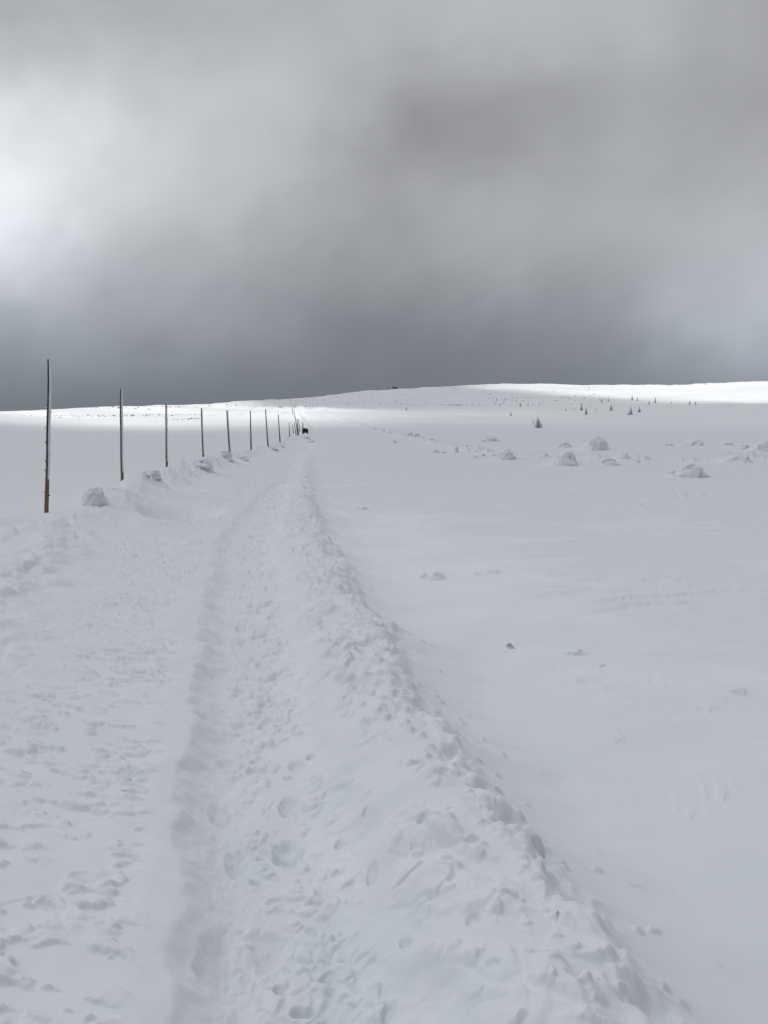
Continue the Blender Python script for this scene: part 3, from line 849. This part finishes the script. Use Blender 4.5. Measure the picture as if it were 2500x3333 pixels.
for k, (u, v, w_, h_, lb, rt) in enumerate([
 (1425, 1890, 62, 34, "wedge-shaped snow chunk, the tallest on the smooth snow right of the ridge", .4),
 (1380, 1884, 40, 24, "smaller snow chunk leaning on the wedge-shaped one", 1.2),
 (1553, 1873, 34, 14, "small snow chunk between the wedge and the cream one", 2),
 (1608, 1868, 50, 15, "pale low snow chunk right of the wedge-shaped one", .3),
 (1180, 1660, 42, 12, "flat snow chunk beside the track, higher up the smooth snow", 0),
 (1880, 2134, 70, 24, "rounded snow chunk alone right of the grey ice chip", .2),
 (1950, 2172, 60, 12, "low flake of snow below the rounded chunk", .1),
 (2412, 2262, 60, 22, "rough snow crumb near the right edge of the smooth snow", .4)]):
    lump(u, v, w_, h_, lb, k, GC, "snow_chunk", "snow chunk", rot=rt, big=(k in (0, 5)))
# grey ice chip
x, y, z = at(1662, 2112)
V = [(-.045, .0, .0), (-.01, -.012, .028), (.03, -.012, .006), (.045, .0, -.004), (.01, .018, .0), (-.02, .014, .03), (.0, .0, -.02)]
me = mesh("ice_chip", V, [(0, 1, 5), (1, 2, 4, 5), (2, 3, 4), (0, 6, 2, 1), (6, 3, 2), (0, 5, 4, 6), (6, 4, 3)], M_ICE, False)
obj("ice_chip", me, loc=(x, y, z + .012), rot=(R_(-10), R_(18), .1), scale=(.95, 1, 1), label="small grey ice chip with a dark underside on the smooth snow", cat="ice chip")

# ------------------------------------------------------------------ spruces plastered with snow
def spruce_meshes(seed, levels=13, width=.30, lean=.0, twin=False):
    rr = random.Random(seed)
    cv, cf, sv, sf = [], [], [], []
    def frond(base, ang, ln, drop, wd, V, Fq, lift=0, k=4):
        b0 = len(V)
        ca, sa = math.cos(ang), math.sin(ang)
        for q in range(k + 1):
            s = q / k
            r = ln * s; z = base + lift - drop * s * s + rr.uniform(-.008, .008)
            h = wd * (1 - .8 * s) * (.5 if q == 0 else 1) * rr.uniform(.75, 1.2)
            for sx, dzz in ((-1, -.35 * h), (0, .3 * h), (1, -.35 * h)):
                V.append((r * ca - sx * h * sa, r * sa + sx * h * ca, z + dzz))
            V.append((r * ca, r * sa, z - .8 * h))
        for q in range(k):
            a = b0 + q * 4; b = a + 4
            Fq += [(a, b, b + 1, a + 1), (a + 1, b + 1, b + 2, a + 2), (a + 2, b + 2, b + 3, a + 3), (a + 3, b + 3, b, a)]
        Fq += [(b0 + k * 4, b0 + k * 4 + 1, b0 + k * 4 + 2, b0 + k * 4 + 3)]
    for L in range(levels):
        q = L / (levels - 1)
        z = .04 + .9 * q
        ln = width * (1 - q) ** .85 * rr.uniform(.8, 1.15) + .03
        n = max(5, int(11 * (1 - q) + 4))
        for j in range(n):
            a = 2 * math.pi * (j + rr.random() * .7) / n + L
            l2 = ln * rr.uniform(.65, 1.15)
            frond(z, a, l2, l2 * rr.uniform(.35, .7), .042 * (1 - .5 * q) * rr.uniform(.8, 1.3), cv, cf)
            if rr.random() < .93:
                frond(z, a + rr.uniform(-.12, .12), l2 * rr.uniform(.7, .97), l2 * .45, .062 * (1 - .45 * q) * rr.uniform(.7, 1.3), sv, sf, lift=.030)
    c = mesh("crown", cv, cf, M_NEEDLE); s = mesh("snow_cover", sv, sf, M_SNOW)
    V, Fq = tube([(0, 0, -.15), (0, 0, 0), (0, 0, .5), (.005, 0, .9), (.01, 0, 1.0)], [.035, .03, .018, .008, .003], 7)
    return mesh("trunk", V, Fq, M_BARK), c, s
SPR = [spruce_meshes(s, lv, wd) for s, lv, wd in ((1, 14, .24), (2, 12, .32), (3, 13, .20), (4, 11, .38))]

def spruce(u, v, hpx, label, kind, i, wide=1.0):
    x, y, z = at(u, v)
    d = math.hypot(x, y); h = hpx * d / F
    e = obj("spruce_tree", None, loc=(x, y, z - .02 * h), rot=(0, R_((i * 37 % 9) - 4), i * 1.3), scale=(h * wide, h * wide, h * 1.0),
            label=label, cat="spruce tree", group="snow-plastered young spruces on the hillside")
    tr_, c, s = SPR[kind]
    obj("trunk", tr_, e); obj("crown", c, e); obj("snow_cover", s, e, kind="stuff")
trees = [
 (1753, 1393, 37, 3, 1.3, "largest snowy spruce, standing alone nearest on the open slope"),
 (1323, 1335, 15, 2, 1, "thin spruce alone on the middle slope above the right bank"),
 (1303, 1330, 5, 1, 1, "tiny snow-covered spruce just left of the thin lone one"),
 (1520, 1338, 6, 1, 1, "tiny spruce low on the middle slope"),
 (1541, 1320, 5, 1, 1, "tiny dark spruce above and right of the low one"),
 (1614, 1316, 8, 0, 1, "left spruce of the small cluster on the middle slope"),
 (1617, 1302, 9, 0, 1, "highest spruce of the small cluster on the middle slope"),
 (1628, 1320, 9, 0, 1, "lowest spruce of the small cluster on the middle slope"),
 (1638, 1314, 7, 1, 1, "right spruce of the small cluster on the middle slope"),
 (1651, 1300, 4, 1, 1, "tiny spruce up right of the small cluster"),
 (1663, 1353, 13, 1, .9, "squat spruce alone below the small cluster"),
 (1694, 1323, 14, 0, 1.1, "dark spruce between the small cluster and the largest spruce"),
 (1719, 1320, 11, 2, 1, "pale spruce directly right of the dark one"),
 (1734, 1317, 7, 1, 1, "faint small spruce above the largest spruce's left"),
 (1756, 1317, 10, 0, 1, "spruce straight above the largest one"),
 (1769, 1310, 5, 1, 1, "tiny spruce up right of the one above the largest"),
 (1842, 1337, 9, 1, 1, "little spruce at the left end of the right-hand stand"),
 (1829, 1335, 5, 3, 1, "lowest shrub-like spruce left of the right-hand stand"),
 (1870, 1335, 7, 1, 1, "little spruce left of the tall narrow pair"),
 (1893, 1335, 24, 0, 1, "upper spruce of the tall narrow pair"),
 (1908, 1349, 24, 0, 1, "lower spruce of the tall narrow pair"),
 (1939, 1336, 10, 2, 1, "small forked spruce between the narrow pair and the broad dark one"),
 (1989, 1336, 23, 3, .85, "broad dark spruce in the middle of the right-hand stand"),
 (2053, 1350, 27, 1, .95, "tallest spruce of the right-hand stand, with a small one at its foot"),
 (2045, 1351, 9, 3, 1, "small spruce at the left foot of the tallest of the stand"),
 (2081, 1342, 21, 1, .9, "pale conical spruce right of the tallest of the stand"),
 (2058, 1302, 16, 2, 1.1, "left of two slim spruces at the edge of the sunlit snow"),
 (2074, 1306, 14, 2, 1, "right of two slim spruces at the edge of the sunlit snow"),
 (2113, 1317, 15, 0, .9, "pale spruce left of the slim dark one at the sunlit edge"),
 (2133, 1312, 19, 2, 1, "slim dark spruce, tallest at the sunlit edge"),
 (2186, 1314, 9, 2, 1, "small leaning spruce right of the slim dark one"),
 (2245, 1317, 15, 2, 1.1, "left spruce of the far right pair"),
 (2264, 1318, 14, 0, .9, "right spruce of the far right pair"),
 (2375, 1323, 6, 1, 1, "tiny spruce nearest the right edge"),
 (1958, 1308, 15, 0, .8, "leaning spruce at the shadow's edge above the broad dark one"),
 (1980, 1307, 10, 1, 1, "short spruce just right of the leaning one"),
 (1916, 1265, 7, 0, 1, "small dark spruce alone high on the sunlit slope"),
 (1850, 1299, 8, 2, 1, "faint spruce at the left start of the sunlit crest"),
 (2208, 1256, 8, 3, .6, "left of two snow-white spruces on the right skyline"),
 (2295, 1253, 9, 3, .6, "right of two snow-white spruces on the right skyline"),
 (1867, 1254, 5, 3, .7, "left of two tiny white spruces on the skyline"),
 (1884, 1254, 4, 3, .7, "right of two tiny white spruces on the skyline"),
 (768, 1321, 10, 3, .7, "snow-buried little spruce on the left skyline beyond the poles"),
 (1133, 1317, 6, 3, 1, "tiny spruce right of the far road on the grey hill"),
]
for i, (u, v, h, kd, wd, lb) in enumerate(trees):
    spruce(u, v, h, lb, kd, i, wd)

# ------------------------------------------------------------------ hut and dark rock on the skyline
def crest_at(u):
    a = (u - 1250) / F
    r = np.linspace(350, 760, 400); y = r / math.hypot(a, 1); x = a * y
    h = height(x, y); k = int(np.argmax((h - CAM_Z) / y))
    return float(x[k]), float(y[k]), float(h[k])
def box(x0, x1, y0, y1, z0, z1):
    V = [(x0, y0, z0), (x1, y0, z0), (x1, y1, z0), (x0, y1, z0), (x0, y0, z1), (x1, y0, z1), (x1, y1, z1), (x0, y1, z1)]
    return V, [(3, 2, 1, 0), (4, 5, 6, 7), (0, 1, 5, 4), (1, 2, 6, 5), (2, 3, 7, 6), (3, 0, 4, 7)]
x, y, z = crest_at(1286)
k_ = y / F
e = obj("hut", None, loc=(x, y + 5, z - .9), label="low dark hut on the skyline right of the road, half sunk behind the crest", cat="hut")
W = 18 * k_ / 2; H = 7.5 * k_ + .9
V, Fq = box(-W, W, -1.5, 1.5, -1, H * .72); obj("wall", mesh("wall", V, Fq, M_HUT, False), e)
V = [(-W - .2, -1.8, H * .72 + .003), (W + .25, -1.8, H * .66), (W + .25, 1.8, H * .66), (-W - .2, 1.8, H * .72), (-W + .3, -.0, H), (W - .6, 0, H * .95)]
obj("roof", mesh("roof", V, [(0, 1, 5, 4), (1, 2, 5), (2, 3, 4, 5), (3, 0, 4), (3, 2, 1, 0)], M_HUT, False), e)
for q in (-.55, .1, .6):
    V, Fq = box(W * q - .25, W * q + .25, -1.56, -1.49, H * .42, H * .62); obj("window", mesh("window", V, Fq, M_GLASS, False), e)
V, Fq = tube([(-W - 1.3, 0, s) for s in (-1, 0, H * 1.25)], [.09, .07, .04], 6)
obj("mast", mesh("mast", V, Fq, M_RIMED_WOOD), e)
x, y, z = crest_at(1266)
o = obj("boulder", SMALL[1].copy(), loc=(x, y + 2, z - .1), scale=(.36, .36, .95), label="small dark upright rock on the skyline left of the hut", cat="rock")
o.data.materials.clear(); o.data.materials.append(M_ROCK)

# ------------------------------------------------------------------ frosted grass tips in far snow, plus tufts added for hill shade
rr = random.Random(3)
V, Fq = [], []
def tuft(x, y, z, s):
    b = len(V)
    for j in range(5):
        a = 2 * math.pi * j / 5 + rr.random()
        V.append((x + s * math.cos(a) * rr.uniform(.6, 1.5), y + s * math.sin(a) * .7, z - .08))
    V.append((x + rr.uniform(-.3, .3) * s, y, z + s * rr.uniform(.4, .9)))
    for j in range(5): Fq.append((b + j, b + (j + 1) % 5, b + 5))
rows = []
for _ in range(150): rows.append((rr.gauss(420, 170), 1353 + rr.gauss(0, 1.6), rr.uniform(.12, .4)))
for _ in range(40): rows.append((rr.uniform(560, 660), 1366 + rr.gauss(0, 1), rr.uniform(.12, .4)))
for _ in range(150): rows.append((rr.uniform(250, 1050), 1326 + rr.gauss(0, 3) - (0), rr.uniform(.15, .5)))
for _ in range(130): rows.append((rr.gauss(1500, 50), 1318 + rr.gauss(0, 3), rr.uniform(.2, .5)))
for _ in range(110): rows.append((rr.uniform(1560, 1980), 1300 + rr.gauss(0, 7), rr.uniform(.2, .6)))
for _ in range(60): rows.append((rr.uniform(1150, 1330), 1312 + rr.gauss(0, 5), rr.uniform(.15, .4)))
for _ in range(700): rows.append((rr.uniform(860, 2000), 0, rr.uniform(.12, .34)))  # extra tufts added to darken the upper hill, standing in for cloud shade
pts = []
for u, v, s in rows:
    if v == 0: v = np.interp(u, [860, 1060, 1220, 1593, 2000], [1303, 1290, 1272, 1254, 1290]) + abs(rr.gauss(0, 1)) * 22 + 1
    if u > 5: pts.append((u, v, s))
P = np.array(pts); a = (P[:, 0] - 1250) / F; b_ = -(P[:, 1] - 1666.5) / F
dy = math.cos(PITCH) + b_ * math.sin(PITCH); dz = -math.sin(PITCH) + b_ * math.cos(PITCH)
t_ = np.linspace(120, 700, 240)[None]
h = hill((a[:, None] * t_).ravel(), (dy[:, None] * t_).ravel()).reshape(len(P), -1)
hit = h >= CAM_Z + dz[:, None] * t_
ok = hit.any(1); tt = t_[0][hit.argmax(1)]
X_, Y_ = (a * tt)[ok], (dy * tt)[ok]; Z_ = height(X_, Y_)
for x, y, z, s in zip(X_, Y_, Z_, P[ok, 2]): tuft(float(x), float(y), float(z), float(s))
obj("grass_and_shade_tufts", mesh("grass_and_shade_tufts", V, Fq, M_TUFT, False), kind="stuff", label="frosted grass and dwarf pine tips in the far snow, with added tufts that shade the hill")

# ------------------------------------------------------------------ low veil of drifting snow
gx = np.concatenate([np.linspace(-3.4, 6.5, 150)]); gy = np.geomspace(1.3, 26, 190)
GXX, GYY = np.meshgrid(gx, gy)
hh = height(GXX, GYY)
sm = hh.copy()
for _ in range(6):
    sm = (sm + np.roll(sm, 1, 0) + np.roll(sm, -1, 0) + np.roll(sm, 1, 1) + np.roll(sm, -1, 1)) / 5
xx, yy2 = GXX.ravel(), GYY.ravel()
lip = np.interp(yy2, LIP_Y, LIP_X); rdg = np.interp(yy2, RDG_Y, RDG_X)
tq = (xx - lip) / (rdg - lip)
n1 = fbm(xx * .9 + 3, yy2 * .6, 3, 120)
lay = .10 * sstep(.93, 1.4, tq + .12 * n1) * (1 - sstep(1.7, 3.3, tq)) * (.75 + .6 * n1)
lay += .045 * sstep(1.4, 2.6, tq) * sstep(-.1, .6, fbm(xx * .35, yy2 * .5, 3, 121))
lay += .06 * sstep(.55, 1.3, -tq) * sstep(-.3, .5, fbm(xx * .5, yy2 * .4, 3, 122))
ed = sstep(-3.4, -2.9, xx) * (1 - sstep(5.4, 6.5, xx)) * sstep(1.3, 1.7, yy2) * (1 - sstep(8, 25, yy2)) ** 1.4
top = sm.ravel() - .012 + lay * ed
bot = hh.ravel().min() - .3 + 0 * top
nr_, nc_ = GXX.shape
V = np.vstack([np.stack([xx, yy2, top], -1), np.stack([xx, yy2, bot], -1)])
fa = grid_faces(nr_, nc_); N0 = nr_ * nc_
fl = [fa, (fa + N0)[:, ::-1]]
def side(idx): 
    idx = np.asarray(idx); a_, b_ = idx[:-1], idx[1:]
    return np.stack([a_, a_ + N0, b_ + N0, b_], -1)
ij = np.arange(N0).reshape(nr_, nc_)
fl += [side(ij[0]), side(ij[-1][::-1]), side(ij[:, 0][::-1]), side(ij[:, -1])]
dm = mesh("drifting_snow", V, np.vstack(fl), None)
m = bpy.data.materials.new("airborne_snow"); m.use_nodes = True
t = m.node_tree; t.nodes.clear()
out = t.nodes.new("ShaderNodeOutputMaterial"); pv = t.nodes.new("ShaderNodeVolumePrincipled")
pv.inputs["Color"].default_value = (.97, .98, 1, 1); pv.inputs["Density"].default_value = 2.2; pv.inputs["Anisotropy"].default_value = .1
t.links.new(pv.outputs[0], out.inputs["Volume"])
dm.materials.append(m)
obj("drifting_snow", dm, kind="stuff", label="thin veil of wind-blown snow sweeping low over the track")
